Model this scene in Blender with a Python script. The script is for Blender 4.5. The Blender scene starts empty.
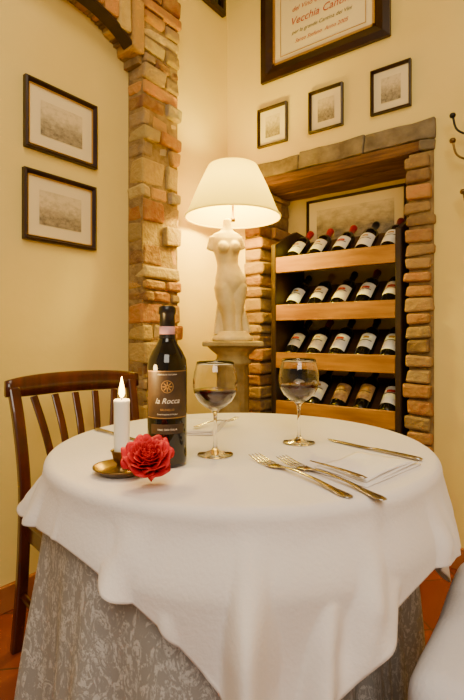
import bpy, bmesh, math, random
from mathutils import Vector, Matrix, noise
random.seed(7)
YAW=math.radians(37)
CY,SY=math.cos(YAW),math.sin(YAW)
def T(lat,dep,h=0.0):   # table-aligned frame (rotated 37 deg to the walls) -> world
    return Vector((lat*CY-dep*SY, lat*SY+dep*CY, h))
TABLE_H=0.752
scene=bpy.context.scene
coll=scene.collection

# ---------------------------------------------------------------- materials
def mat(name,col,rough=.5,metal=0,var=None,vscale=8,bump=0,bscale=40,coat=0,trans=0,ior=1.45,emit=None,estr=0,sheen=0,stretch=(1,1,1),vdetail=4,vlo=.35,vhi=.65,attr=None,alpha=1):
    m=bpy.data.materials.new(name); m.use_nodes=True
    nt=m.node_tree; N=nt.nodes; L=nt.links
    b=N['Principled BSDF']
    b.inputs['Base Color'].default_value=(*col,1)
    b.inputs['Roughness'].default_value=rough
    b.inputs['Metallic'].default_value=metal
    b.inputs['Coat Weight'].default_value=coat
    b.inputs['Transmission Weight'].default_value=trans
    b.inputs['IOR'].default_value=ior
    b.inputs['Sheen Weight'].default_value=sheen
    if emit:
        b.inputs['Emission Color'].default_value=(*emit,1); b.inputs['Emission Strength'].default_value=estr
    tc=N.new('ShaderNodeTexCoord'); mp=N.new('ShaderNodeMapping'); mp.inputs['Scale'].default_value=stretch
    L.new(tc.outputs['Object'],mp.inputs['Vector'])
    src=None
    if attr:
        a=N.new('ShaderNodeVertexColor'); a.layer_name=attr; src=a.outputs['Color']
    if var:
        n=N.new('ShaderNodeTexNoise'); n.inputs['Scale'].default_value=vscale; n.inputs['Detail'].default_value=vdetail
        L.new(mp.outputs[0],n.inputs['Vector'])
        r=N.new('ShaderNodeMapRange'); r.inputs[1].default_value=vlo; r.inputs[2].default_value=vhi
        L.new(n.outputs['Fac'],r.inputs[0])
        x=N.new('ShaderNodeMix'); x.data_type='RGBA'
        L.new(r.outputs[0],x.inputs[0])
        if src:
            L.new(src,x.inputs[6]); x.inputs[7].default_value=(*var,1)
            r.inputs[4].default_value=.55
        else:
            x.inputs[6].default_value=(*col,1); x.inputs[7].default_value=(*var,1)
        L.new(x.outputs[2],b.inputs['Base Color'])
    elif src: L.new(src,b.inputs['Base Color'])
    if bump:
        n=N.new('ShaderNodeTexNoise'); n.inputs['Scale'].default_value=bscale; n.inputs['Detail'].default_value=6
        L.new(mp.outputs[0],n.inputs['Vector'])
        bp=N.new('ShaderNodeBump'); bp.inputs['Strength'].default_value=bump; bp.inputs['Distance'].default_value=.01
        L.new(n.outputs['Fac'],bp.inputs['Height']); L.new(bp.outputs[0],b.inputs['Normal'])
    return m
M={}
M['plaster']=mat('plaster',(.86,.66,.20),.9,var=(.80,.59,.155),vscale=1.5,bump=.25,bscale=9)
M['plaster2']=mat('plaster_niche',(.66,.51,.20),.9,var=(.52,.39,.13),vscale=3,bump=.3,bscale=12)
M['ceil']=mat('ceiling_paint',(.8,.70,.5),.9,bump=.1)
M['brick']=mat('old_brick',(.5,.3,.15),.9,var=(.40,.24,.06),vscale=22,bump=1.0,bscale=45,attr='Col',vdetail=8)
M['mortar']=mat('mortar',(.34,.22,.07),.95,var=(.20,.12,.04),vscale=20,bump=.8,bscale=60)
M['stone']=mat('grey_stone',(.25,.19,.10),.9,var=(.13,.095,.05),vscale=14,bump=.9,bscale=30,vdetail=8)
M['oldwood']=mat('old_beam_wood',(.22,.095,.018),.75,var=(.09,.036,.008),vscale=6,bump=.7,bscale=30,stretch=(1,9,9),vdetail=8)
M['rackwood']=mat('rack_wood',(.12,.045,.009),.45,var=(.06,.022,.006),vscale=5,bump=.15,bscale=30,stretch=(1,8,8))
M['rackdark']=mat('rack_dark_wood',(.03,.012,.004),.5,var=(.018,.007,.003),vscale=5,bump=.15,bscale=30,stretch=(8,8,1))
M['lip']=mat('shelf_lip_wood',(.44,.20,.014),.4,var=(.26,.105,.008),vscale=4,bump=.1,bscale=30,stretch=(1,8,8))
M['mahog']=mat('mahogany',(.10,.016,.004),.28,var=(.045,.008,.003),vscale=6,stretch=(6,6,1),coat=.4)
M['frame']=mat('frame_dark_wood',(.03,.009,.003),.35,var=(.018,.005,.002),vscale=10)
M['gold']=mat('gilt',(.6,.36,.08),.35,metal=.8)
M['mat']=mat('mat_card',(.80,.66,.36),.9)
M['white']=mat('white_linen',(.84,.77,.74),.85,var=(.79,.72,.69),vscale=5,bump=.12,bscale=160,sheen=.2)
M['napkin']=mat('napkin_linen',(.90,.84,.80),.85,bump=.1,bscale=200)
M['slip']=mat('slipcover_cotton',(.66,.62,.65),.9,bump=.15,bscale=120)
M['silver']=mat('silver',(.46,.42,.38),.2,metal=1)
M['brass']=mat('aged_brass',(.28,.17,.05),.35,metal=.9,var=(.14,.08,.025),vscale=40)
M['wax']=mat('candle_wax',(.92,.86,.70),.45,emit=(1,.75,.35),estr=.14)
M['wick']=mat('wick',(.02,.02,.02),.9)
M['flame']=mat('flame',(1,.7,.3),.5,emit=(1,.60,.13),estr=22)
M['rose']=mat('rose_petal',(.66,.0,.012),.7,var=(.42,.0,.005),vscale=30)
M['green']=mat('leaf_green',(.05,.14,.03),.5)
M['bglass']=mat('dark_bottle_glass',(.005,.004,.003),.06,coat=.3)
M['capsule']=mat('capsule_black',(.010,.008,.008),.3)
M['capband']=mat('capsule_band',(.62,.30,.30),.45)
M['label']=mat('label_brown',(.028,.015,.009),.5,var=(.075,.04,.015),vscale=25)
M['lgold']=mat('label_gold',(.50,.26,.05),.45,metal=.3)
M['lwhite']=mat('label_print',(.78,.70,.56),.6)
M['red']=mat('ink_red',(.45,.03,.01),.8)
M['ink']=mat('ink_dark',(.08,.05,.04),.8)
M['glass']=mat('clear_glass',(1,1,1),0,trans=1,ior=1.45)
M['wine']=mat('red_wine',(.045,.002,.001),.12)
M['statue']=mat('statue_plaster',(.78,.64,.28),.55,var=(.62,.48,.17),vscale=12,bump=.08)
M['ped']=mat('pedestal_stone',(.46,.34,.11),.7,var=(.32,.22,.06),vscale=18,bump=.3)
M['iron']=mat('black_iron',(.02,.018,.016),.4,metal=.5)
M['terrac']=mat('terracotta_skirting',(.36,.12,.035),.6,var=(.26,.08,.02),vscale=12)
M['bulb']=mat('bulb',(1,1,1),.5,emit=(1,.78,.2),estr=8)
lab_cols=[(.85,.78,.62),(.8,.72,.52),(.9,.88,.80),(.82,.76,.60)]
M['rl']=[mat('rack_label_%d'%i,c,.6,var=tuple(k*.75 for k in c),vscale=45,vlo=.5,vhi=.7) for i,c in enumerate(lab_cols)]
M['rl'].append(mat('rack_label_tan',(.55,.33,.12),.6,var=(.25,.12,.04),vscale=45))
M['caps']=[M['capsule'],mat('capsule_red',(.42,.01,.008),.35),mat('capsule_maroon',(.16,.01,.012),.35),mat('capsule_gold',(.45,.26,.07),.35,metal=.6)]

def shade_mat():
    m=bpy.data.materials.new('lampshade_fabric'); m.use_nodes=True
    nt=m.node_tree; N=nt.nodes; L=nt.links; b=N['Principled BSDF']; out=N['Material Output']
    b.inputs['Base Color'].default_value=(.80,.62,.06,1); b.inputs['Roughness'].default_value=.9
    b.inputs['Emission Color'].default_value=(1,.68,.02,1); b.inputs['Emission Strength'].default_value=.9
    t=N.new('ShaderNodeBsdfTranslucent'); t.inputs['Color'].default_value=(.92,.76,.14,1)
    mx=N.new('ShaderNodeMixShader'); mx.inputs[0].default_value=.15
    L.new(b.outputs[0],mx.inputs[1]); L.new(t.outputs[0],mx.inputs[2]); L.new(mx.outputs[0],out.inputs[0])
    return m
M['shade']=shade_mat()

def tile_mat():
    m=bpy.data.materials.new('terracotta_tiles'); m.use_nodes=True
    nt=m.node_tree; N=nt.nodes; L=nt.links; b=N['Principled BSDF']
    tc=N.new('ShaderNodeTexCoord'); mp=N.new('ShaderNodeMapping'); mp.inputs['Rotation'].default_value=(0,0,math.radians(45))
    br=N.new('ShaderNodeTexBrick'); br.offset=0; br.inputs['Scale'].default_value=1
    br.inputs['Brick Width'].default_value=.3; br.inputs['Row Height'].default_value=.3; br.inputs['Mortar Size'].default_value=.004
    br.inputs['Color1'].default_value=(.23,.045,.018,1); br.inputs['Color2'].default_value=(.17,.03,.012,1); br.inputs['Mortar'].default_value=(.09,.03,.015,1)
    L.new(tc.outputs['Object'],mp.inputs[0]); L.new(mp.outputs[0],br.inputs['Vector']); L.new(br.outputs['Color'],b.inputs['Base Color'])
    b.inputs['Roughness'].default_value=.4
    bp=N.new('ShaderNodeBump'); bp.invert=True; bp.inputs['Strength'].default_value=.4; L.new(br.outputs['Fac'],bp.inputs['Height']); L.new(bp.outputs[0],b.inputs['Normal'])
    return m
M['tile']=tile_mat()

def lace_mat():
    m=bpy.data.materials.new('damask_skirt'); m.use_nodes=True
    nt=m.node_tree; N=nt.nodes; L=nt.links; b=N['Principled BSDF']
    tc=N.new('ShaderNodeTexCoord')
    mp=N.new('ShaderNodeMapping'); mp.inputs['Scale'].default_value=(1,1,.6)
    L.new(tc.outputs['Object'],mp.inputs[0])
    n=N.new('ShaderNodeTexNoise'); n.inputs['Scale'].default_value=38; n.inputs['Detail'].default_value=6; n.inputs['Roughness'].default_value=.7; n.inputs['Distortion'].default_value=2.4
    L.new(mp.outputs[0],n.inputs['Vector'])
    r=N.new('ShaderNodeMapRange'); r.inputs[1].default_value=.49; r.inputs[2].default_value=.55
    L.new(n.outputs['Fac'],r.inputs[0])
    n2=N.new('ShaderNodeTexNoise'); n2.inputs['Scale'].default_value=220; L.new(tc.outputs['Object'],n2.inputs['Vector'])
    mu=N.new('ShaderNodeMath'); mu.operation='MULTIPLY'; L.new(r.outputs[0],mu.inputs[0])
    r2=N.new('ShaderNodeMapRange'); r2.inputs[1].default_value=.35; r2.inputs[2].default_value=.5; L.new(n2.outputs['Fac'],r2.inputs[0]); L.new(r2.outputs[0],mu.inputs[1])
    x=N.new('ShaderNodeMix'); x.data_type='RGBA'; L.new(mu.outputs[0],x.inputs[0])
    x.inputs[6].default_value=(.33,.31,.29,1); x.inputs[7].default_value=(.60,.57,.54,1)
    L.new(x.outputs[2],b.inputs['Base Color']); b.inputs['Roughness'].default_value=.8
    bp=N.new('ShaderNodeBump'); bp.inputs['Strength'].default_value=.3; bp.inputs['Distance'].default_value=.004; L.new(mu.outputs[0],bp.inputs['Height']); L.new(bp.outputs[0],b.inputs['Normal'])
    return m
M['lace']=lace_mat()

def etching_mat(name,seed,horizon=.45,paper=(.70,.56,.30)):
    m=bpy.data.materials.new(name); m.use_nodes=True
    nt=m.node_tree; N=nt.nodes; L=nt.links; b=N['Principled BSDF']; b.inputs['Roughness'].default_value=.7
    tc=N.new('ShaderNodeTexCoord'); mp=N.new('ShaderNodeMapping'); mp.inputs['Location'].default_value=(seed*3.1,0,seed)
    L.new(tc.outputs['Generated'],mp.inputs[0])
    n=N.new('ShaderNodeTexNoise'); n.inputs['Scale'].default_value=6; n.inputs['Detail'].default_value=10; n.inputs['Roughness'].default_value=.8
    L.new(mp.outputs[0],n.inputs['Vector'])
    v=N.new('ShaderNodeTexVoronoi'); v.inputs['Scale'].default_value=7; v.distance='CHEBYCHEV'; L.new(mp.outputs[0],v.inputs['Vector'])
    s=N.new('ShaderNodeSeparateXYZ'); L.new(tc.outputs['Generated'],s.inputs[0])
    r=N.new('ShaderNodeMapRange'); r.inputs[1].default_value=horizon+.28; r.inputs[2].default_value=horizon-.2; r.inputs[4].default_value=.8; L.new(s.outputs['Z'],r.inputs[0])
    a=N.new('ShaderNodeMath'); a.operation='MULTIPLY_ADD'; L.new(n.outputs['Fac'],a.inputs[0]); a.inputs[1].default_value=2.2; L.new(r.outputs[0],a.inputs[2])
    a2=N.new('ShaderNodeMath'); a2.operation='MULTIPLY_ADD'; L.new(v.outputs['Distance'],a2.inputs[0]); a2.inputs[1].default_value=.5; L.new(a.outputs[0],a2.inputs[2])
    r3=N.new('ShaderNodeMapRange'); r3.inputs[1].default_value=1.25; r3.inputs[2].default_value=2.5; L.new(a2.outputs[0],r3.inputs[0])
    x=N.new('ShaderNodeMix'); x.data_type='RGBA'; L.new(r3.outputs[0],x.inputs[0]); x.inputs[6].default_value=(*paper,1); x.inputs[7].default_value=(.09,.07,.045,1)
    L.new(x.outputs[2],b.inputs['Base Color'])
    return m

# ---------------------------------------------------------------- helpers
def link(o,parent=None):
    coll.objects.link(o)
    if parent: o.parent=parent
    return o
def empty(name,loc=(0,0,0),rz=0):
    e=bpy.data.objects.new(name,None); e.empty_display_size=.05; e.location=loc; e.rotation_euler=(0,0,rz); coll.objects.link(e); return e
def setmat(me,m):
    me.materials.append(m)
def pydata(name,v,f,m,parent=None,smooth=False,loc=None,rot=None,thick=0):
    me=bpy.data.meshes.new(name); me.from_pydata([tuple(p) for p in v],[],f); me.update()
    bm=bmesh.new(); bm.from_mesh(me); bmesh.ops.recalc_face_normals(bm,faces=bm.faces); bm.to_mesh(me); bm.free()
    if smooth:
        for p in me.polygons: p.use_smooth=True
    setmat(me,m); o=bpy.data.objects.new(name,me); link(o,parent)
    if loc is not None: o.location=loc
    if rot is not None: o.rotation_euler=rot
    if thick:
        s=o.modifiers.new('s','SOLIDIFY'); s.thickness=thick; s.offset=0
    return o
def boxes(name,lst,m,parent=None,bev=0,loc=None,rot=None):
    v=[];f=[]
    for (x0,x1,y0,y1,z0,z1) in lst:
        b=len(v)
        v+=[(x0,y0,z0),(x1,y0,z0),(x1,y1,z0),(x0,y1,z0),(x0,y0,z1),(x1,y0,z1),(x1,y1,z1),(x0,y1,z1)]
        f+=[(b,b+3,b+2,b+1),(b+4,b+5,b+6,b+7),(b,b+1,b+5,b+4),(b+1,b+2,b+6,b+5),(b+2,b+3,b+7,b+6),(b+3,b,b+4,b+7)]
    o=pydata(name,v,f,m,parent,loc=loc,rot=rot)
    if bev:
        q=o.modifiers.new('b','BEVEL'); q.width=bev; q.segments=3
    return o
def lathe(name,prof,m,parent=None,seg=48,loc=None,rot=None,flute=0,nf=0):
    v=[];f=[];rings=[]
    for (r,z) in prof:
        if r<1e-6: rings.append([len(v)]); v.append((0,0,z))
        else:
            rg=[]
            for i in range(seg):
                a=2*math.pi*i/seg; rr=r*(1+flute*math.cos(nf*a)) if flute else r
                rg.append(len(v)); v.append((rr*math.cos(a),rr*math.sin(a),z))
            rings.append(rg)
    for a,b in zip(rings,rings[1:]):
        for i in range(seg):
            j=(i+1)%seg
            if len(a)==1 and len(b)==1: continue
            if len(a)==1: f.append((a[0],b[i],b[j]))
            elif len(b)==1: f.append((a[i],a[j],b[0]))
            else: f.append((a[i],a[j],b[j],b[i]))
    return pydata(name,v,f,m,parent,smooth=True,loc=loc,rot=rot)
def sweep(name,pts,sizes,m,parent=None,seg=4,bev=.004,up=None,smooth=False):
    pts=[Vector(p) for p in pts]; v=[];f=[]
    up=Vector(up) if up else Vector((1,0,0))
    n=len(pts)
    for i,p in enumerate(pts):
        t=(pts[min(i+1,n-1)]-pts[max(i-1,0)]).normalized()
        s=(up-t*up.dot(t)).normalized(); q=t.cross(s)
        w,d=sizes[i] if isinstance(sizes,list) else sizes
        if seg==4:
            for a,b in ((-1,-1),(1,-1),(1,1),(-1,1)): v.append(p+s*w/2*a+q*d/2*b)
        else:
            for k in range(seg):
                an=2*math.pi*k/seg; v.append(p+s*w/2*math.cos(an)+q*d/2*math.sin(an))
    for i in range(n-1):
        for k in range(seg):
            j=(k+1)%seg; f.append((i*seg+k,i*seg+j,(i+1)*seg+j,(i+1)*seg+k))
    f.append(tuple(range(seg))[::-1]); f.append(tuple((n-1)*seg+k for k in range(seg)))
    o=pydata(name,v,f,m,parent,smooth=(seg>4 or smooth))
    if bev and seg==4:
        q=o.modifiers.new('b','BEVEL'); q.width=bev; q.segments=2
    return o
def bez(pts,n=8):
    P=[Vector(p) for p in pts]; P=[P[0]*2-P[1]]+P+[P[-1]*2-P[-2]]; out=[]
    for i in range(1,len(P)-2):
        for k in range(n):
            t=k/n; a,b,c,d=P[i-1],P[i],P[i+1],P[i+2]
            out.append(.5*((2*b)+(c-a)*t+(2*a-5*b+4*c-d)*t*t+(3*b-a-3*c+d)*t**3))
    out.append(P[-2]); return out
def text_mesh(name,body,size,m,parent,fn,align='CENTER',shear=0):
    cu=bpy.data.curves.new(name+'_c','FONT'); cu.body=body; cu.size=size; cu.align_x=align; cu.resolution_u=3; cu.shear=shear
    ob=bpy.data.objects.new(name+'_t',cu); coll.objects.link(ob)
    dg=bpy.context.evaluated_depsgraph_get(); dg.update()
    me=bpy.data.meshes.new_from_object(ob.evaluated_get(dg)); bpy.data.objects.remove(ob)
    me.materials.clear(); me.materials.append(m)
    for v in me.vertices: v.co=fn(v.co)
    me.name=name
    return link(bpy.data.objects.new(name,me),parent)

# ---------------------------------------------------------------- room shell
XL=-1.70; YB=2.21; YN=2.53; CH=3.3
boxes('floor',[(-1.9,2.2,-1.5,2.8,-.1,0)],M['tile'])
boxes('ceiling',[(-1.9,2.2,-1.5,2.8,CH,CH+.1)],M['ceil'])
boxes('wall_left',[(XL-.15,XL,-1.5,2.8,0,CH)],M['plaster'])
boxes('wall_right',[(2.0,2.15,-1.5,2.8,0,CH)],M['plaster'])
NX0,NX1=-1.455,-.66
boxes('wall_back',[(XL,-1.57,YB,2.68,0,CH),(-.54,2.0,YB,2.68,0,CH),(-1.57,-.54,YB,2.68,1.95,CH)],M['plaster'])
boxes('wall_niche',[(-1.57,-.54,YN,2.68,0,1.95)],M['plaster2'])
boxes('baseboard_left',[(XL,XL+.018,-1.5,1.44,0,.095)],M['terrac'],bev=.004)
boxes('baseboard_back',[(-.53,1.99,YB-.018,YB,0,.095)],M['terrac'],bev=.004)

BC=[(.44,.17,.035),(.40,.13,.025),(.54,.28,.05),(.58,.38,.09),(.30,.20,.09),(.52,.21,.035),(.60,.43,.13),(.24,.10,.035),(.42,.28,.075),(.34,.27,.15)]
BC2=[(.30,.14,.045),(.24,.14,.05),(.36,.21,.07),(.40,.26,.09),(.22,.12,.05),(.38,.15,.04)]
def brickwork(name,regions,pal=BC,jit=.006):
    v=[];f=[];c=[]
    for (x0,x1,y0,y1,z0,z1) in regions:
        j=lambda s=jit: random.uniform(-s,s)
        b=len(v); col=random.choice(pal); k=random.uniform(.65,1.15); col=tuple(min(1,q*k) for q in col)
        for (x,y,z) in [(x0,y0,z0),(x1,y0,z0),(x1,y1,z0),(x0,y1,z0),(x0,y0,z1),(x1,y0,z1),(x1,y1,z1),(x0,y1,z1)]:
            v.append((x+j(),y+j(),z+j(.006)))
        f+=[(b,b+3,b+2,b+1),(b+4,b+5,b+6,b+7),(b,b+1,b+5,b+4),(b+1,b+2,b+6,b+5),(b+2,b+3,b+7,b+6),(b+3,b,b+4,b+7)]
        c+=[col]*6
    me=bpy.data.meshes.new(name); me.from_pydata(v,[],f); me.update()
    at=me.color_attributes.new('Col','FLOAT_COLOR','CORNER')
    for p in me.polygons:
        for li in p.loop_indices: at.data[li].color=(*c[p.index],1)
    setmat(me,M['brick']); o=bpy.data.objects.new(name,me); link(o)
    q=o.modifiers.new('b','BEVEL'); q.width=.010; q.segments=2
    return o
# arch pillar on left wall
AX=-1.585; AY0,AY1=1.447,1.69
AR=.34; AB=.20; AT=2.375
def arch_z(y):
    d=AY0-y
    if d>=AR: return AT+.05*min(1,(d-AR)/.5)
    return AT-AB+AB*math.sqrt(max(0,1-((AR-d)/AR)**2))
reg=[];z=0.0;row=0
while z<CH-.02:
    big_=random.random()<.16
    hgt=random.uniform(.085,.11) if big_ else random.uniform(.042,.07); z1=min(z+hgt,CH-.005)
    if big_: cuts=[AY0,AY0+random.uniform(.12,.17),AY1]
    elif row%2==0: cuts=[AY0,AY0+random.uniform(.09,.15),AY1]
    else: cuts=[AY0,AY1] if random.random()<.35 else [AY0,AY0+random.uniform(.05,.08),AY0+random.uniform(.16,.19),AY1]
    for a,b in zip(cuts,cuts[1:]):
        reg.append((XL+.002,AX+random.uniform(-.020,.012),a+.005,b-.005+(random.uniform(-.008,.006) if b==AY1 else 0),z,z1))
    z=z1+.011; row+=1
y=AY0-.004
while y>-.2:
    w=random.uniform(.05,.065); y0=y-w; zz=max(arch_z(y),arch_z(y0)) if y<AY0-.1 else arch_z((y+y0)/2)
    reg.append((XL+.002,AX+random.uniform(-.014,.010),y0,y,zz,zz+.24))
    reg.append((XL+.002,AX+random.uniform(-.014,.010),y0,y,zz+.252,zz+.48))
    y=y0-.011
pillar=empty('brick_arch')
o=brickwork('arch_bricks',reg,BC,.008); o.parent=pillar
core=[(XL,AX-.018,AY0+.008,AY1-.008,0,CH)]
y=AY0
while y>-.2:
    core.append((XL,AX-.016,y-.02,y+.004,arch_z(y-.01)+.006,CH)); y-=.02
boxes('mortar_core',core,M['mortar'],pillar)
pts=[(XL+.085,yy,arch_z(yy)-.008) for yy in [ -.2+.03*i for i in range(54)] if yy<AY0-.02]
sweep('arch_dark_strip',pts,(.06,.014),M['frame'],pillar,up=(1,0,0),bev=.002)  # thin dark strip following the inner edge of the arch

# niche jambs
reg=[];z=0;row=0
while z<1.80:
    h=random.uniform(.05,.068); z1=min(z+h,1.83)
    cut=random.uniform(2.30,2.42)
    reg.append((-1.565,NX0+random.uniform(-.01,.012),YB-.012+random.uniform(-.01,.006),cut,z,z1))
    reg.append((-1.565,NX0+random.uniform(-.01,.012),cut+.012,YN-.004,z,z1))
    z=z1+.011
jl=empty('niche_jamb'); o=brickwork('jamb_bricks',reg,BC2); o.parent=jl
boxes('jamb_mortar',[(-1.57,NX0-.016,YB+.002,YN,0,1.83)],M['mortar'],jl)
reg=[];z=0
while z<1.80:
    h=random.uniform(.045,.062); z1=min(z+h,1.83)
    reg.append((NX1+random.uniform(-.008,.008),-.545+random.uniform(-.012,.012),YB-.03+random.uniform(-.012,.008),YN-.004,z,z1))
    z=z1+.012
jr=empty('niche_jamb'); o=brickwork('jamb_bricks',reg,BC2+[(.46,.20,.05)]); o.parent=jr
boxes('jamb_mortar',[(NX1+.014,-.54,YB-.008,YN,0,1.83)],M['mortar'],jr)
def rough(o,sub=3,amp=.008,sc=9):
    bm=bmesh.new(); bm.from_mesh(o.data)
    bmesh.ops.subdivide_edges(bm,edges=bm.edges,cuts=sub,use_grid_fill=True)
    bm.to_mesh(o.data); bm.free()
    for v in o.data.vertices:
        n=noise.noise_vector(v.co*sc); v.co+=n*amp
o=boxes('wood_lintel',[(-1.53,-.60,YB-.01,YB+.15,1.835,1.885),(-1.53,-.60,YB+.16,YN-.005,1.83,1.885)],M['oldwood'],bev=.004); rough(o,8,.008,6)
o=boxes('stone_lintel',[(-1.56,-1.22,YB-.012,YN-.1,1.888,1.968),(-1.215,-.86,YB-.016,YN-.1,1.888,1.978),(-.855,-.535,YB-.016,YN-.1,1.888,1.972),(-.60,-.535,YB-.014,YN-.1,1.838,1.886)],M['stone'],bev=.01); rough(o,5,.012,8)

# ---------------------------------------------------------------- framed pictures
def picture(name,w,h,loc,rz,border=.016,matw=.045,seed=1,horizon=.45,print_=True,liner=None):
    e=empty(name,loc,rz); d=.02
    b=border
    v=[];f=[]
    prof=[(0,0),(0,-d),(b*.45,-d*1.15),(b*.9,-d*.6),(b,-d*.5),(b,0)]
    cs=[(-w/2,-h/2,1,1),(w/2,-h/2,-1,1),(w/2,h/2,-1,-1),(-w/2,h/2,1,-1)]
    n=len(prof)
    for (x,z,sx,sz) in cs:
        for (i,dep) in prof: v.append((x+sx*i,dep,z+sz*i))
    for k in range(4):
        k2=(k+1)%4
        for i in range(n-1): f.append((k*n+i,k2*n+i,k2*n+i+1,k*n+i+1))
    pydata('frame',v,f,M['frame'],e)
    if liner:
        l=liner; a,c=w/2-b,h/2-b
        boxes('gilt_liner',[(-a,a,-.012,-.006,-c,-c+l),(-a,a,-.012,-.006,c-l,c),(-a,-a+l,-.012,-.006,-c,c),(a-l,a,-.012,-.006,-c,c)],M['gold'],e)
    boxes('mat_board',[(-w/2+b*.9,w/2-b*.9,-.005,0,-h/2+b*.9,h/2-b*.9)],M['mat'],e)
    if print_:
        pw,ph=w/2-b-matw,h/2-b-matw
        pydata('engraving',[(-pw,-.007,-ph),(pw,-.007,-ph),(pw,-.007,ph),(-pw,-.007,ph)],[(0,1,2,3)],etching_mat('etching_%s_%d'%(name,seed),seed,horizon),e)
    return e
R90=math.pi/2
picture('framed_engraving',.325,.27,(XL+.001,1.105,1.857),R90,seed=1,matw=.05,liner=.003,border=.018)
picture('framed_engraving',.325,.27,(XL+.001,1.100,1.507),R90,seed=2,matw=.05,liner=.003,border=.018)
for i,x in enumerate((-1.38,-1.06,-.73)):
    picture('framed_engraving',.188,.212,(x,YB-.001,2.162),0,seed=3+i,matw=.035,border=.013,horizon=.5)
picture('framed_panorama',.58,.36,(-1.045,YN-.001,1.625),0,seed=8,matw=.05,border=.012,horizon=.7)
big=picture('framed_certificate',.72,.72,(-1.09,YB-.001,2.77),0,seed=9,border=.075,print_=False,liner=.012)
def flat(dx,dz): return lambda c: Vector((c.x+dx,-.008,c.y+dz))
for (t,s,z,m) in [('DIPLOMA',.07,.13,M['red']),('Insigne Accademia',.05,.035,M['red']),('del Vino e della Cucina',.036,-.035,M['red']),('Vecchia Cantina',.055,-.105,M['red']),('per la grande Cantina dei Vini',.028,-.155,M['ink']),('Santo Stefano  Anno 2005',.028,-.205,M['red'])]:
    text_mesh('lettering',t,s,m,big,flat(0,z),shear=.3)
boxes('print_border',[(-.24,.24,-.008,-.006,-.25,-.247),(-.24,-.237,-.008,-.006,-.25,.25),(.237,.24,-.008,-.006,-.25,.25)],M['lgold'],big)
e=empty('window_1',(XL+.001,2.01,3.05),R90)
boxes('frame',[(-.15,.15,-.03,0,-.19,-.16),(-.15,.15,-.03,0,.16,.19),(-.15,-.125,-.03,0,-.16,.16),(.125,.15,-.03,0,-.16,.16),(-.01,.01,-.025,0,-.16,.16)],M['frame'],e,bev=.003)
boxes('pane',[(-.125,.125,-.008,0,-.16,.16)],M['bglass'],e)

# ---------------------------------------------------------------- wine rack
rack=empty('wine_rack')
RX0,RX1=-1.375,-.675
side=[(2.18,0),(2.51,0),(2.51,1.60),(2.42,1.61),(2.18,1.50)]
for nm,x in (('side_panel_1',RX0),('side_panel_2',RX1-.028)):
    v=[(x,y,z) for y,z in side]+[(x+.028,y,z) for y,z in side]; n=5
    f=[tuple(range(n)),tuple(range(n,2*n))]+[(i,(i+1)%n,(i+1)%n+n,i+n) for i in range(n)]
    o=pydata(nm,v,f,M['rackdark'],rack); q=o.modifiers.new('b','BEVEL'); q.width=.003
t=math.radians(40); st,ct=math.sin(t),math.cos(t)
tops=[1.43,1.172,.915,.655]
bott=empty('rack_wine_bottles')
def bottle_profile(s=1):
    return [(0,.004),(.030,.0),(.037,.003),(.0385,.01),(.0385,.185),(.0365,.20),(.029,.216),(.019,.232),(.0150,.245),(.0145,.285),(.0165,.288),(.0165,.300),(.0145,.304),(0,.304)]
bm_body=lathe('bottle_body',bottle_profile(),M['bglass'],bott,32)
me_body=bm_body.data; bpy.data.objects.remove(bm_body)
def lathe_mesh(prof,m,seg=32):
    o=lathe('tmp',prof,m,None,seg); me=o.data; bpy.data.objects.remove(o); return me
cap_me=[lathe_mesh([(.0192,.233),(.0158,.246),(.0156,.285),(.0175,.288),(.0175,.302),(.015,.3055),(0,.3055)],m) for m in M['caps']]
def patch_mesh(r,z0,z1,half,m,seg=20):
    v=[];f=[]
    for i in range(seg+1):
        a=-half+2*half*i/seg
        for z in (z0,z1): v.append((r*math.sin(a),-r*math.cos(a),z))
    for i in range(seg): f.append((2*i,2*i+2,2*i+3,2*i+1))
    me=bpy.data.meshes.new('label'); me.from_pydata(v,[],f); me.update()
    for p in me.polygons: p.use_smooth=True
    me.materials.append(m); return me
lab_me=[patch_mesh(.0389,.045,.150,1.25,m) for m in M['rl']]
lab_me2=[patch_mesh(.0389,.06,.155,1.15,m) for m in M['rl']]
strip_me=patch_mesh(.0391,.104,.110,.8,M['ink'])
strip_gold=patch_mesh(.0391,.120,.135,.35,M['lgold'])
strip_red=patch_mesh(.0391,.112,.128,.5,M['red'])
capsel=[[1,1,1,0,2],[0,3,0,2,0],[0,2,0,0,3],[0,0,0,0,0]]
for si,zt in enumerate(tops):
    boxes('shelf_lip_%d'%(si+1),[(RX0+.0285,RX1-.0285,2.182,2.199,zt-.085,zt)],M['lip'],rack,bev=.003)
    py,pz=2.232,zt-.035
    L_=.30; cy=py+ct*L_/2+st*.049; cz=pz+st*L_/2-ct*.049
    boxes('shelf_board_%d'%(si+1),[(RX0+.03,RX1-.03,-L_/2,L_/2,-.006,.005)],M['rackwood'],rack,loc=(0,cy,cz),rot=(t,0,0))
    for b in range(5):
        x=RX0+.085+b*.1325
        be=bpy.data.objects.new('bottle_%d_%d'%(si+1,b+1),None); be.empty_display_size=.02; coll.objects.link(be); be.parent=bott
        be.location=(x+random.uniform(-.004,.004),py,pz+random.uniform(-.001,.003)); be.rotation_euler=(t-math.pi/2,0,random.uniform(-.03,.03))
        s=1.06; be.scale=(s+.05,s+.05,s)
        link(bpy.data.objects.new('body',me_body),be)
        link(bpy.data.objects.new('capsule',cap_me[capsel[si][b]]),be)
        li=random.choice([0,1,2,3,2]) if not(si==3 and b in(2,3)) else 4
        link(bpy.data.objects.new('label',random.choice([lab_me,lab_me2])[li]),be)
        link(bpy.data.objects.new('label_text',strip_me),be)
        link(bpy.data.objects.new('label_text_b',strip_red if random.random()<.4 else strip_gold),be)
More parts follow.
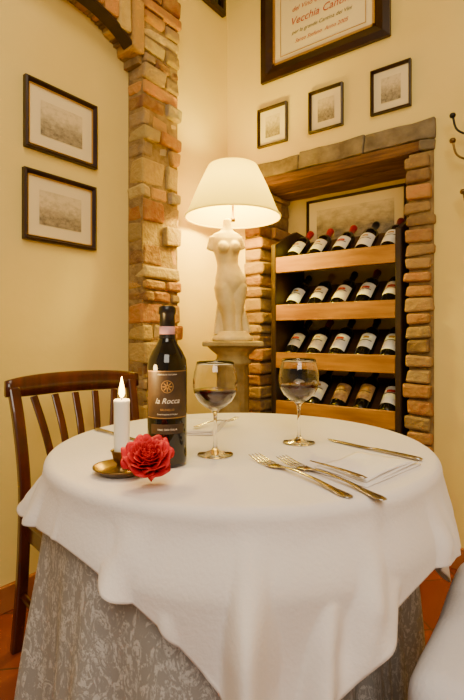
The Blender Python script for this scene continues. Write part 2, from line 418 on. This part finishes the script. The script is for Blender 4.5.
boxes('bottom_rail',[(RX0+.0285,RX1-.0285,2.19,2.21,.10,.20)],M['rackwood'],rack,bev=.003)
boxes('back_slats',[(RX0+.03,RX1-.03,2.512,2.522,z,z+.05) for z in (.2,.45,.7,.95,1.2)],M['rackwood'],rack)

# ---------------------------------------------------------------- pedestal + lamp
LX,LY=-1.415,1.885
ped=empty('column_pedestal',(LX,LY,0),YAW)
boxes('plinth',[(-.15,.15,-.15,.15,0,.06)],M['ped'],ped,bev=.006)
lathe('shaft',[(0,.06),(.135,.06),(.14,.08),(.125,.10),(.11,.11),(.115,.13),(.10,.15),(.088,.17),(.083,.5),(.078,.86),(.09,.865),(.092,.88),(.08,.89),(.08,.91),(.11,.935),(.125,.95),(.125,.955),(0,.955)],M['ped'],ped,64,flute=.018,nf=16)
boxes('abacus',[(-.145,.145,-.145,.145,.955,.978)],M['ped'],ped,bev=.006)
PH=.978
lamp=empty('statue_table_lamp',(LX,LY,PH),YAW)
lathe('base',[(0,0),(.10,0),(.105,.01),(.10,.025),(.085,.03),(.08,.045),(.07,.05),(0,.05)],M['statue'],lamp,48)
def loft(rings,seg=28):
    v=[];f=[]
    for (z,cx,cy,rx,ry) in rings:
        for i in range(seg):
            a=2*math.pi*i/seg; v.append((cx+rx*math.cos(a),cy+ry*math.sin(a),z))
    n=len(rings)
    for k in range(n-1):
        for i in range(seg):
            j=(i+1)%seg; f.append((k*seg+i,k*seg+j,(k+1)*seg+j,(k+1)*seg+i))
    f.append(tuple(range(seg))[::-1]); f.append(tuple((n-1)*seg+i for i in range(seg)))
    return v,f
def merge(parts):
    V=[];F=[]
    for v,f in parts:
        b=len(V); V+=list(v); F+=[tuple(i+b for i in q) for q in f]
    return V,F
def ball(c,r,seg=16):
    rings=[]
    for k in range(1,9):
        ph=math.pi*k/9
        rings.append((c[2]+r[2]*math.cos(ph),c[0],c[1],r[0]*math.sin(ph),r[1]*math.sin(ph)))
    return loft(rings[::-1],seg)
def limb(a,b,ra,rb,n=8):
    a=Vector(a);b=Vector(b); tt=(b-a).normalized(); s=tt.orthogonal().normalized(); q=tt.cross(s); v=[];f=[]
    for k in range(n+1):
        p=a.lerp(b,k/n); r=ra+(rb-ra)*k/n
        for i in range(12):
            an=2*math.pi*i/12; v.append(p+s*r*math.cos(an)+q*r*math.sin(an))
    for k in range(n):
        for i in range(12):
            j=(i+1)%12; f.append((k*12+i,k*12+j,(k+1)*12+j,(k+1)*12+i))
    f.append(tuple(range(12))[::-1]); f.append(tuple(n*12+i for i in range(12)))
    return v,f
torso=loft([(.245,.0,0,.045,.045),(.27,.004,0,.074,.055),(.295,.006,0,.082,.058),(.32,.004,0,.078,.055),(.35,-.002,0,.064,.047),(.385,-.008,0,.054,.040),(.415,-.010,0,.058,.041),(.45,-.010,-.002,.069,.045),(.48,-.010,0,.074,.046),(.51,-.008,.002,.078,.043),(.535,-.006,.004,.070,.035),(.55,-.004,.004,.034,.028),(.575,0,.002,.022,.023),(.61,.002,0,.020,.020)])
thL=loft([(.03,-.016,0,.030,.034),(.07,-.018,-.006,.029,.034),(.11,-.020,-.012,.030,.034),(.14,-.022,-.014,.034,.037),(.18,-.027,-.010,.041,.043),(.22,-.033,-.004,.046,.049),(.27,-.035,0,.048,.052),(.30,-.033,0,.04,.045)])
thR=loft([(.03,.022,0,.028,.033),(.07,.022,.0,.028,.033),(.11,.022,.0,.029,.033),(.14,.024,0,.033,.036),(.18,.030,0,.040,.043),(.22,.035,0,.046,.049),(.27,.039,0,.049,.052),(.30,.035,0,.04,.045)])
parts=[torso,thL,thR,ball((-.041,-.041,.462),(.029,.025,.029)),ball((.022,-.041,.465),(.029,.025,.029)),
 ball((-.03,.035,.27),(.038,.034,.042)),ball((.036,.035,.275),(.038,.034,.042)),
 limb((-.072,.004,.52),(-.094,.012,.455),.023,.019),limb((.056,.004,.52),(.078,.01,.46),.023,.019)]
dr=[]
for k in range(5):
    x=-.045+.024*k; dr.append(limb((x*1.7,.012,.035),(x*.9,.03,.25),.021,.013))
V,F=merge(parts+dr)
fig=pydata('female_torso_figure',V,F,M['statue'],lamp,smooth=True)
q=fig.modifiers.new('r','REMESH'); q.mode='VOXEL'; q.voxel_size=.0045; q.use_smooth_shade=True
q=fig.modifiers.new('s','SMOOTH'); q.iterations=6; q.factor=.6
fig.rotation_euler=(0,math.radians(-3),.35)
lathe('lamp_stem',[(0,.60),(.012,.60),(.012,.615),(.006,.62),(.006,.72),(.014,.725),(.014,.76),(0,.76)],M['brass'],lamp,16)
lathe('bulb',[(0,.755),(.014,.76),(.026,.785),(.028,.80),(.018,.82),(0,.828)],M['bulb'],lamp,20)
zs0,zs1=1.598-PH,1.853-PH
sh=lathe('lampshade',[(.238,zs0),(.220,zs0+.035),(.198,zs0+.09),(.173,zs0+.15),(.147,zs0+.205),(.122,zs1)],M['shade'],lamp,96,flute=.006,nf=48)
lathe('shade_trim',[(.240,zs0-.004),(.242,zs0+.004),(.2365,zs0+.006),(.235,zs0-.003),(.240,zs0-.004)],M['shade'],lamp,64)
sweep('shade_spider_1',[(-.122,0,zs1-.01),(0,0,zs1-.03),(.122,0,zs1-.01)],(.004,.004),M['brass'],lamp,seg=8,up=(0,1,0))
sweep('shade_spider_2',[(0,-.122,zs1-.01),(0,0,zs1-.03),(0,.122,zs1-.01)],(.004,.004),M['brass'],lamp,seg=8)
sweep('harp',bez([(0,0,.75),(.05,0,.78),(.045,0,.82),(0,0,zs1-.03)],5),(.004,.004),M['brass'],lamp,seg=8,up=(0,1,0))

# ---------------------------------------------------------------- coat rack hooks
ch=empty('wall_coat_rack',(-.33,YB,1.80))
boxes('back_board',[(-.06,.5,-.022,0,-.34,.20)],M['mahog'],ch,bev=.005)
def hook(nm,x,z,m,dx=-1):
    p=bez([(x,-.02,z),(x-.03,-.06,z-.03),(x-.07,-.085,z-.01),(x-.085,-.09,z+.05)],6)
    sweep(nm,p,(.009,.009),m,ch,seg=10,up=(0,0,1)); e=p[-1]
    o=lathe(nm+'_knob',[(0,-.012),(.010,-.008),(.013,0),(.010,.008),(0,.012)],m,ch,16,loc=e)
hook('hook_1',-.03,.075,M['iron']); hook('hook_2',-.03,-.03,M['brass']); hook('hook_3',.01,-.25,M['brass']); hook('hook_4',.16,.075,M['iron']); hook('hook_5',.16,-.20,M['brass'])
lathe('red_knob',[(0,-.012),(.010,-.008),(.013,0),(.010,.008),(0,.012)],M['red'],ch,16,loc=(-.055,-.06,-.12))

# ---------------------------------------------------------------- table
R=.437; TCL,TCD=.022,1.130
TC=T(TCL,TCD,0)
tab=empty('round_dining_table',TC,YAW)
lathe('table_top',[(0,.715),(.41,.715),(.42,.72),(.42,.735),(.415,.742),(0,.742)],M['mahog'],tab,72)
lathe('pedestal',[(0,.04),(.06,.04),(.07,.08),(.045,.15),(.06,.3),(.05,.5),(.04,.62),(.12,.70),(.12,.715),(0,.715)],M['mahog'],tab,32)
for k in range(4):
    a=k*math.pi/2+.4
    sweep('foot_%d'%(k+1),bez([(0.03*math.cos(a),.03*math.sin(a),.14),(.15*math.cos(a),.15*math.sin(a),.10),(.28*math.cos(a),.28*math.sin(a),.02)],5),(.04,.04),M['mahog'],tab,seg=10,up=(0,0,1))
def ss(a,b,x):
    x=max(0,min(1,(x-a)/(b-a))); return x*x*(3-2*x)
def adiff(a,b):
    return (a-b+math.pi)%(2*math.pi)-math.pi
DD=.765; OX,OY=.030,-.012; PHI=math.radians(2)
def edge_len(th):
    c,s=math.cos(th-PHI),math.sin(th-PHI); lo,hi=.3,1.2
    for _ in range(30):
        m_=(lo+hi)/2
        if abs(m_*c-OX)+abs(m_*s-OY)<DD: lo=m_
        else: hi=m_
    return lo
NT=720; NR=64
v=[];f=[]
Lraw=[edge_len(2*math.pi*i/NT) for i in range(NT)]
for i in range(NT):
    th=2*math.pi*i/NT
    c,s=math.cos(th),math.sin(th)
    Ls=sum(Lraw[(i+k)%NT] for k in range(-5,6))/11
    left=math.exp(-(adiff(th,math.pi)/.11)**2)
    lw=math.exp(-(adiff(th,math.pi)/.5)**4)
    front=math.exp(-(adiff(th,-math.pi/2)/.5)**2)
    right=math.exp(-(adiff(th,0)/.4)**2)
    Ls=R+(Ls-R)*(1-.45*lw*(1-left)-.08*left)
    for k in range(NR):
        if k<20: l=(k+1)/20*(R-.015)
        else: l=(R-.015)+(Ls-(R-.015))*((k-19)/(NR-20))
        rb=.02
        if l<=R-.015:
            r=l; h=TABLE_H+.0006*math.sin(27*r*c)*math.sin(22*r*s)
        else:
            x=l-(R-.015); arc=rb*math.pi/2
            if x<arc:
                an=x/rb; r=(R-.015)+rb*math.sin(an); h=TABLE_H-rb*(1-math.cos(an))
            else:
                d=x-arc; g=ss(0,.10,d)
                fold=(.013*math.sin(9*th+.8)+.014*math.sin(17*th+2.1+1.2*math.sin(2*th))+.008*math.sin(31*th+4*d))*g
                df=adiff(th,-math.pi/2)
                # diagonal tension folds radiating from the table edge towards the hanging corner
                dg_=df*(1+.9*d/.2)
                ff=front*ss(.005,.16,d)*(.034*math.cos(9.0*dg_+.8)+.020*math.cos(17*dg_-.5)+.010*math.cos(31*dg_+1)+.026)
                wr=.010*noise.noise(Vector((c*5.5,s*5.5,d*7)))+.004*noise.noise(Vector((c*16,s*16,d*22)))
                r=R+.005+d*(.10+.06*front)+fold+ff+wr*g+left*d*.40+.009*g-right*g*.012
                r=max(r,R+.005+.022*g+.02*front*g)
                h=TABLE_H-rb-d*(.985-.42*left)+.006*g*noise.noise(Vector((c*4,s*4,d*9)))
        v.append((r*c,r*s,h))
cidx=len(v); v.append((0,0,TABLE_H))
for i in range(NT):
    j=(i+1)%NT
    f.append((cidx,i*NR,j*NR))
    for k in range(NR-1): f.append((i*NR+k,i*NR+k+1,j*NR+k+1,j*NR+k))
cl=pydata('tablecloth',v,f,M['white'],None,smooth=True,loc=TC,rot=(0,0,YAW))
q=cl.modifiers.new('s','SOLIDIFY'); q.thickness=.003; q.offset=-1
v=[];f=[];NS=480;NH=40
for i in range(NS):
    th=2*math.pi*i/NS
    for k in range(NH):
        h=.7445-(.7445-.006)*(k/(NH-1)); d=(.7445-h)
        g=ss(0,.55,d); 
        w=.5+.5*noise.noise(Vector((math.cos(th)*2,math.sin(th)*2,3.3)))
        chair=math.exp(-(adiff(th,math.radians(138))/.56)**4)
        ch2=math.exp(-(adiff(th,math.radians(-35))/.62)**4)
        fr=math.exp(-(adiff(th,math.radians(-90))/.4)**2)
        fold=(.022*math.sin(13*th+1.2*math.sin(3*th))+.012*math.sin(23*th+.7)+.006*math.sin(37*th+d*3))*g*(.6+.8*w)*(1-.7*ch2)*(1-.8*fr*(1-ss(.25,.5,d)))
        r=.427+.075*d+fold-chair*.105*ss(.12,.26,d)-ch2*.115*ss(.06,.25,d)
        v.append((r*math.cos(th),r*math.sin(th),h))
for i in range(NS):
    j=(i+1)%NS
    for k in range(NH-1): f.append((i*NH+k,i*NH+k+1,j*NH+k+1,j*NH+k))
sk=pydata('damask_table_skirt',v,f,M['lace'],None,smooth=True,loc=TC,rot=(0,0,YAW),thick=.002)

# ---------------------------------------------------------------- wine bottle on table
TH=TABLE_H+.001
wb=empty('wine_bottle',T(-.129,.936,TH),YAW+.14)
S=.312/.304
o=lathe('glass_body',[(r*1.0,z*S) for r,z in [(0,.006),(.028,.004),(.034,0),(.0385,.006),(.039,.012),(.039,.19),(.0375,.202),(.031,.217),(.021,.232),(.0158,.243),(.0145,.255),(.0143,.290),(.0163,.2905),(.0163,.300),(.0145,.304),(0,.304)]],M['bglass'],wb,64)
lathe('capsule',[(.0166,.243*S),(.0152,.256*S),(.0150,.289*S),(.0172,.2905*S),(.0172,.302*S),(.015,.3055*S),(0,.3055*S)],M['capsule'],wb,40)
lathe('capsule_band',[(.0156,.250*S),(.0158,.251*S),(.0156,.266*S),(.0153,.266*S)],M['capband'],wb,40)
lb=bpy.data.objects.new('label',patch_mesh(.0393,.095,.188,1.25,M['label'],32)); link(lb,wb)
for nm,a,b in (('label_rule_1',.0965,.0975),('label_rule_2',.1858,.1867)):
    link(bpy.data.objects.new(nm,patch_mesh(.0395,a,b,1.2,M['lgold'],32)),wb)
lb2=bpy.data.objects.new('neck_label',patch_mesh(.0393,.066,.085,.9,M['label'],24)); link(lb2,wb)
def wrap(z,r=.0396,dx=0): return lambda c: Vector((r*math.sin((c.x+dx)/r),-r*math.cos((c.x+dx)/r),z+c.y))
text_mesh('label_script','la Rocca',.0145,M['lwhite'],wb,wrap(.125),shear=.35)
text_mesh('label_line_1','RISERVA DI TOSCANA',.0038,M['lwhite'],wb,wrap(.179))
text_mesh('label_line_2','BRUNELLO',.0055,M['lgold'],wb,wrap(.111))
text_mesh('label_line_3','Denominazione di Origine',.0038,M['lwhite'],wb,wrap(.103))
text_mesh('label_line_4','VINO 2004 ITALIA',.0050,M['lwhite'],wb,wrap(.073))
v=[];w_=wrap(.157)
for i in range(32):
    a=2*math.pi*i/32
    for r in (.0110,.0120): v.append(w_(Vector((r*math.cos(a),r*math.sin(a),0))))
f=[(2*i,2*i+1,(2*i+3)%64,(2*i+2)%64) for i in range(32)]
for k in range(8):
    a=2*math.pi*k/8; b=len(v)
    for (rr,da) in ((.002,-.5),(.0095,-.10),(.0095,.10),(.002,.5)): v.append(w_(Vector((rr*math.cos(a+da),rr*math.sin(a+da),0))))
    f.append((b,b+1,b+2,b+3))
pydata('emblem',v,f,M['lgold'],wb)

# ---------------------------------------------------------------- wine glasses
def wineglass(loc):
    e=empty('wine_glass',loc)
    outer=[(0,0),(.037,0),(.039,.0012),(.036,.003),(.02,.0055),(.008,.010),(.0045,.018),(.0038,.04),(.0038,.075),(.005,.088),(.010,.096),(.022,.103),(.036,.115),(.0445,.130),(.0478,.146),(.0475,.160),(.0445,.178),(.041,.192),(.0395,.199)]
    inner=[(.0387,.1985),(.0402,.192),(.0437,.178),(.0467,.160),(.0470,.146),(.0437,.1305),(.0353,.116),(.0215,.1045),(.010,.0985),(0,.0965)]
    lathe('glass',outer+inner,M['glass'],e,64)
    lathe('wine',[(0,.0967),(.010,.0987),(.0214,.1047),(.0352,.1162),(.0436,.1307),(.0458,.139),(0,.139)],M['wine'],e,64)
wineglass(T(-.036,1.007,TH)); wineglass(T(.159,1.118,TH))

# ---------------------------------------------------------------- chamberstick + candle
CA,CB=-.205,.874
cs_=empty('candle_holder',T(CA,CB,TH),YAW-1.5)
lathe('dish',[(0,0),(.036,0),(.040,.002),(.049,.010),(.0525,.012),(.0525,.014),(.049,.0135),(.039,.006),(.034,.004),(.016,.004),(.010,.008),(.009,.018),(.015,.024),(.0165,.030),(.019,.040),(.021,.042),(.019,.043),(.0165,.041),(.0145,.030),(0,.030)],M['brass'],cs_,64)
ring=[(-.051+(-.010)*(1-math.cos(a)) ,0,.014+.010*math.sin(a)) for a in [i*2*math.pi/24 for i in range(25)]]
sweep('handle',ring,(.006,.004),M['brass'],cs_,seg=8,up=(0,1,0))
cd=empty('candle',T(CA,CB,TH+.0305),YAW+.1)
lathe('wax_body',[(0,0),(.0137,0),(.0144,.02),(.0146,.098),(.0152,.102),(.0138,.106),(.009,.104),(0,.101)],M['wax'],cd,40)
lathe('wick',[(0,.101),(.001,.101),(.0009,.112),(0,.113)],M['wick'],cd,8)
lathe('flame',[(0,.108),(.0034,.111),(.0056,.117),(.0050,.126),(.0026,.138),(0,.149)],M['flame'],cd,20)

# ---------------------------------------------------------------- rose
rose=empty('red_rose',T(-.144,.806,TH+.038))
rb_=empty('bloom',(0,0,0)); rb_.parent=rose
v=[];f=[]
n=40
random.seed(21)
for i in range(n):
    tt=i/(n-1); a=i*2.39996+random.uniform(-.2,.2)
    r0=.003+.022*tt; hh=.040+.008*math.sin(tt*2.4)-.004*tt; lean=.002+.010*tt**1.3; w=1.5-.8*tt
    curl=.011*tt; base=len(v); NU,NV=15,10
    ph=random.uniform(0,6)
    for q in range(NV):
        vv=q/(NV-1)
        for p in range(NU):
            u=-1+2*p/(NU-1)
            ww=w*math.sin(min(1,.25+vv*.95)*math.pi/2)*(1-.25*max(0,vv-.75)/.25*abs(u))
            ang=a+u*ww
            rr=r0*(.35+.65*math.sqrt(vv+.02))+lean*vv+curl*vv**3+.0030*math.sin(5*u+ph)*vv*vv-.004*tt*u*u
            z=hh*vv*(1-.18*u*u*vv)-.012*tt-curl*.7*max(0,vv-.7)/.3*tt+.0026*math.sin(7*u+ph)*vv
            v.append((rr*math.cos(ang),rr*math.sin(ang),z-.006))
    for q in range(NV-1):
        for p in range(NU-1):
            k=base+q*NU+p; f.append((k,k+1,k+NU+1,k+NU))
pt=pydata('petals',v,f,M['rose'],rb_,smooth=True,thick=.0007)
lathe('calyx',[(0,-.02),(.005,-.018),(.010,-.010),(.012,-.003),(.006,0),(0,0)],M['green'],rb_,16)
rb_.rotation_euler=(math.radians(38),math.radians(6),YAW); rb_.scale=(.98,.98,1.08)

# ---------------------------------------------------------------- cutlery
def flatstrip(pts):
    v=[];f=[]
    for (x,y,w,z,t_) in pts:
        v+=[(x,y-w,z),(x,y-w*.6,z+t_),(x,y+w*.6,z+t_),(x,y+w,z),(x,y+w*.6,z-t_*.5),(x,y-w*.6,z-t_*.5)]
    n=len(pts)
    for i in range(n-1):
        for k in range(6):
            j=(k+1)%6; f.append((i*6+k,i*6+j,(i+1)*6+j,(i+1)*6+k))
    f.append(tuple(range(6))[::-1]); f.append(tuple((n-1)*6+k for k in range(6)))
    return v,f
def place(name,parts,a,b,L0,m,dz=0,tilt=0):
    A_=T(*a); B_=T(*b); d=B_-A_; s=d.length/L0
    e=empty(name,(A_.x,A_.y,TH+dz)); e.rotation_euler=(0,tilt,math.atan2(d.y,d.x)); e.scale=(s,s,1)
    for i,(nm,p) in enumerate(parts):
        pydata(nm,p[0],p[1],m,e,smooth=True)
    return e
def fork(name,a,b,dz=0,tilt=0):
    P=[]
    for k in range(4):
        y=-.0095+.00633*k
        P.append(('tine_%d'%(k+1),flatstrip([(0,y*.95,.0006,.009,.0005),(.012,y,.0013,.006,.0009),(.03,y,.0016,.0025,.001),(.052,y,.0018,.002,.001)])))
    P.append(('head',flatstrip([(.048,0,.0118,.002,.001),(.058,0,.012,.002,.0012),(.068,0,.0095,.003,.0012),(.076,0,.005,.005,.0015),(.085,0,.0032,.007,.0018),(.11,0,.0028,.0085,.0018),(.15,0,.0038,.007,.0016),(.18,0,.0065,.003,.0014),(.198,0,.0088,.0015,.0012),(.206,0,.0072,.001,.001),(.210,0,.003,.001,.0008)])))
    return place(name,P,a,b,.21,M['silver'],dz,tilt)
def knife(name,a,b,dz=0):
    P=[('blade',flatstrip([(0,.002,.0008,.002,.0005),(.01,.001,.005,.002,.0006),(.03,0,.0085,.002,.0007),(.08,0,.009,.002,.0008),(.115,0,.0075,.0025,.001),(.125,0,.005,.003,.002)])),
       ('handle',flatstrip([(.122,0,.004,.003,.002),(.13,0,.0055,.003,.0028),(.17,0,.0065,.003,.0032),(.21,0,.0085,.003,.0034),(.225,0,.0085,.003,.003),(.232,0,.004,.003,.002)]))]
    return place(name,P,a,b,.232,M['silver'],dz)
fork('dinner_fork',(.045,.978),(.187,.737))
fork('dinner_fork',(.100,.962),(.237,.726))
knife('dinner_knife',(.2325,1.15),(.386,.954))
fork('dinner_fork',(.016,1.34),(-.10,1.23),dz=.014)
knife('dinner_knife',(-.22,1.13),(-.37,1.27))
def napkin(name,pts,layers=3,dz=.0015):
    e=empty(name,T(0,0,TH)); 
    for l in range(layers):
        v=[];f=[];n=14
        P=[Vector(p) for p in pts]; c=sum(P,Vector((0,0)))/4
        P=[p+(c-p)*(.05*l) for p in P]
        for i in range(n+1):
            for j in range(n+1):
                u,w=i/n,j/n
                p=(P[0]*(1-u)+P[1]*u)*(1-w)+(P[3]*(1-u)+P[2]*u)*w
                z=dz+.0036*l+.003*math.sin(4*u+1.3*l)*math.sin(3.1*w+l)*min(1,l)+.001*l*noise.noise(Vector((u*5,w*5,l)))
                q=T(p.x,p.y,max(z,.001)); v.append(q)
        for i in range(n):
            for j in range(n):
                k=i*(n+1)+j; f.append((k,k+1,k+n+2,k+n+1))
        pydata('fold_%d'%(l+1),v,f,M['napkin'],e,smooth=True,thick=.002)
    return e
napkin('folded_napkin',[(.150,.885),(.262,1.0),(.372,.925),(.226,.787)])
place('butter_knife',[('handle',flatstrip([(0,0,.002,.002,.001),(.03,0,.003,.003,.0014),(.07,0,.0045,.003,.002),(.10,0,.006,.002,.0018),(.11,0,.004,.002,.001)]))],(.150,.90),(.226,.792),.11,M['silver'],dz=.013)
napkin('folded_napkin',[(-.20,1.20),(-.15,1.40),(-.01,1.40),(-.045,1.20)])

# ---------------------------------------------------------------- wooden chair
cb=T(-.53,1.62)
chair=empty('wooden_dining_chair',(cb.x,cb.y,0),YAW+math.radians(42.6))
H=.872
for sx,nm in ((-1,'back_post_1'),(1,'back_post_2')):
    x=.198*sx
    pts=bez([(x,.02,0),(x,-.03,.22),(x,-.055,.44),(x,-.05,.58),(x*1.03,-.02,.74),(x*1.06,.01,H-.03)],5)
    sweep(nm,pts,(.034,.028),M['mahog'],chair,bev=.006)
for sx,nm in ((-1,'front_leg_1'),(1,'front_leg_2')):
    sweep(nm,[(.185*sx,-.36,0),(.19*sx,-.36,.43)],[(.026,.026),(.036,.036)],M['mahog'],chair,bev=.005)
v=[];f=[];n=24
for i in range(n+1):
    u=-1+2*i/n; x=.235*u; y=.005+.028*(1-u*u)
    top=H+.012*(1-u*u)-.006*abs(u)**6; bot=H-.070+.010*(1-u*u)+.012*abs(u)**4
    for (dy,z) in ((-.012,bot+.004),(-.013,(top+bot)/2),(-.010,top-.003),(0,top),(.010,top-.003),(.013,(top+bot)/2),(.012,bot+.004),(0,bot)): v.append((x,y+dy+ (z-H)*-.02,z))
for i in range(n):
    for k in range(8):
        j=(k+1)%8; f.append((i*8+k,i*8+j,(i+1)*8+j,(i+1)*8+k))
f.append(tuple(range(8))); f.append(tuple(n*8+k for k in range(8)))
pydata('crest_rail',v,f,M['mahog'],chair,smooth=True)
sweep('lower_rail',[(-.19,-.05,.50),(0,-.04,.50),(.19,-.05,.50)],(.035,.02),M['mahog'],chair,up=(0,0,1))
for k in range(5):
    u=-1+2*k/4; xb=.10*u; xt=.145*u
    pts=bez([(xb,-.043,.51),(xb+.005*u,-.036,.60),(xb*1.1+.012*u,-.018,.70),(xt,.015+.01*(1-u*u),.81)],5)
    sweep('slat_%d'%(k+1),pts,(.024,.010),M['mahog'],chair,bev=.003)
o=boxes('seat',[(-.21,.21,-.385,-.03,.435,.46)],M['mahog'],chair,bev=.01)
boxes('seat_rails',[(-.185,.185,-.375,-.355,.38,.434),(-.195,-.175,-.345,-.06,.38,.434),(.175,.195,-.345,-.06,.38,.434)],M['mahog'],chair)
sweep('stretcher_1',[(-.19,-.36,.18),(-.197,-.03,.2)],(.02,.02),M['mahog'],chair,seg=8,up=(0,0,1))
sweep('stretcher_2',[(.19,-.36,.18),(.197,-.03,.2)],(.02,.02),M['mahog'],chair,seg=8,up=(0,0,1))

# ---------------------------------------------------------------- slip-covered chair, right foreground
cc=T(.035+.82*.660,1.118-.573*.660)
fd=T(-.82,.573)
rz=math.atan2(fd.x,-fd.y)
sc=empty('slipcovered_chair',(cc.x,cc.y,0),rz)
def rbox(name,x0,x1,y0,y1,z0,z1,bev,amp=.006,parent=None):
    o=boxes(name,[(x0,x1,y0,y1,z0,z1)],M['slip'],parent); bm=bmesh.new(); bm.from_mesh(o.data)
    bmesh.ops.bevel(bm,geom=bm.edges[:],offset=bev,segments=5,affect='EDGES',profile=.5)
    bmesh.ops.subdivide_edges(bm,edges=[e for e in bm.edges if e.calc_length()>.08],cuts=6,use_grid_fill=True)
    for vv in bm.verts: vv.co+=noise.noise_vector(vv.co*7)*amp
    bm.to_mesh(o.data); bm.free()
    for p in o.data.polygons: p.use_smooth=True
    return o
rbox('seat_cushion',-.24,.25,-.235,.22,.40,.525,.045,.006,sc)
rbox('skirted_base',-.232,.232,-.205,.21,.01,.41,.03,.008,sc)
rbox('back_rest',-.235,.235,.19,.28,.30,.93,.04,.006,sc)

# ---------------------------------------------------------------- lights
def light(name,kind,loc,energy,col,size=.1,rot=None):
    l=bpy.data.lights.new(name,kind); l.energy=energy; l.color=col
    if kind=='AREA': l.size=size
    else: l.shadow_soft_size=size
    o=bpy.data.objects.new(name,l); o.location=loc; coll.objects.link(o)
    if rot: o.rotation_euler=rot
    return o
light('lamp_bulb_light','POINT',(LX,LY,1.72),66,(1,.76,.05),.05)
p=T(CA,CB); light('candle_light','POINT',(p.x,p.y,TH+.19),1.6,(1,.62,.2),.02)
light('ceiling_fill','AREA',(-.25,.35,3.2),27,(1,.86,.62),1.2)  # added overhead area fill, no visible fitting
light('room_fill','AREA',(.7,-.9,2.3),46,(1,.88,.70),1.2,rot=(math.radians(62),0,math.radians(38)))  # unseen area fill added behind the camera to brighten the room
w=bpy.data.worlds.new('world'); scene.world=w; w.use_nodes=True
w.node_tree.nodes['Background'].inputs[0].default_value=(1,.86,.70,1); w.node_tree.nodes['Background'].inputs[1].default_value=.16

# ---------------------------------------------------------------- camera
cam=bpy.data.cameras.new('camera'); co=bpy.data.objects.new('camera',cam); coll.objects.link(co)
co.location=(0,0,1.009); co.rotation_euler=(math.radians(90),0,YAW)
cam.lens=470/700*36; cam.sensor_width=36; cam.shift_y=-15/700; cam.clip_start=.02
scene.camera=co
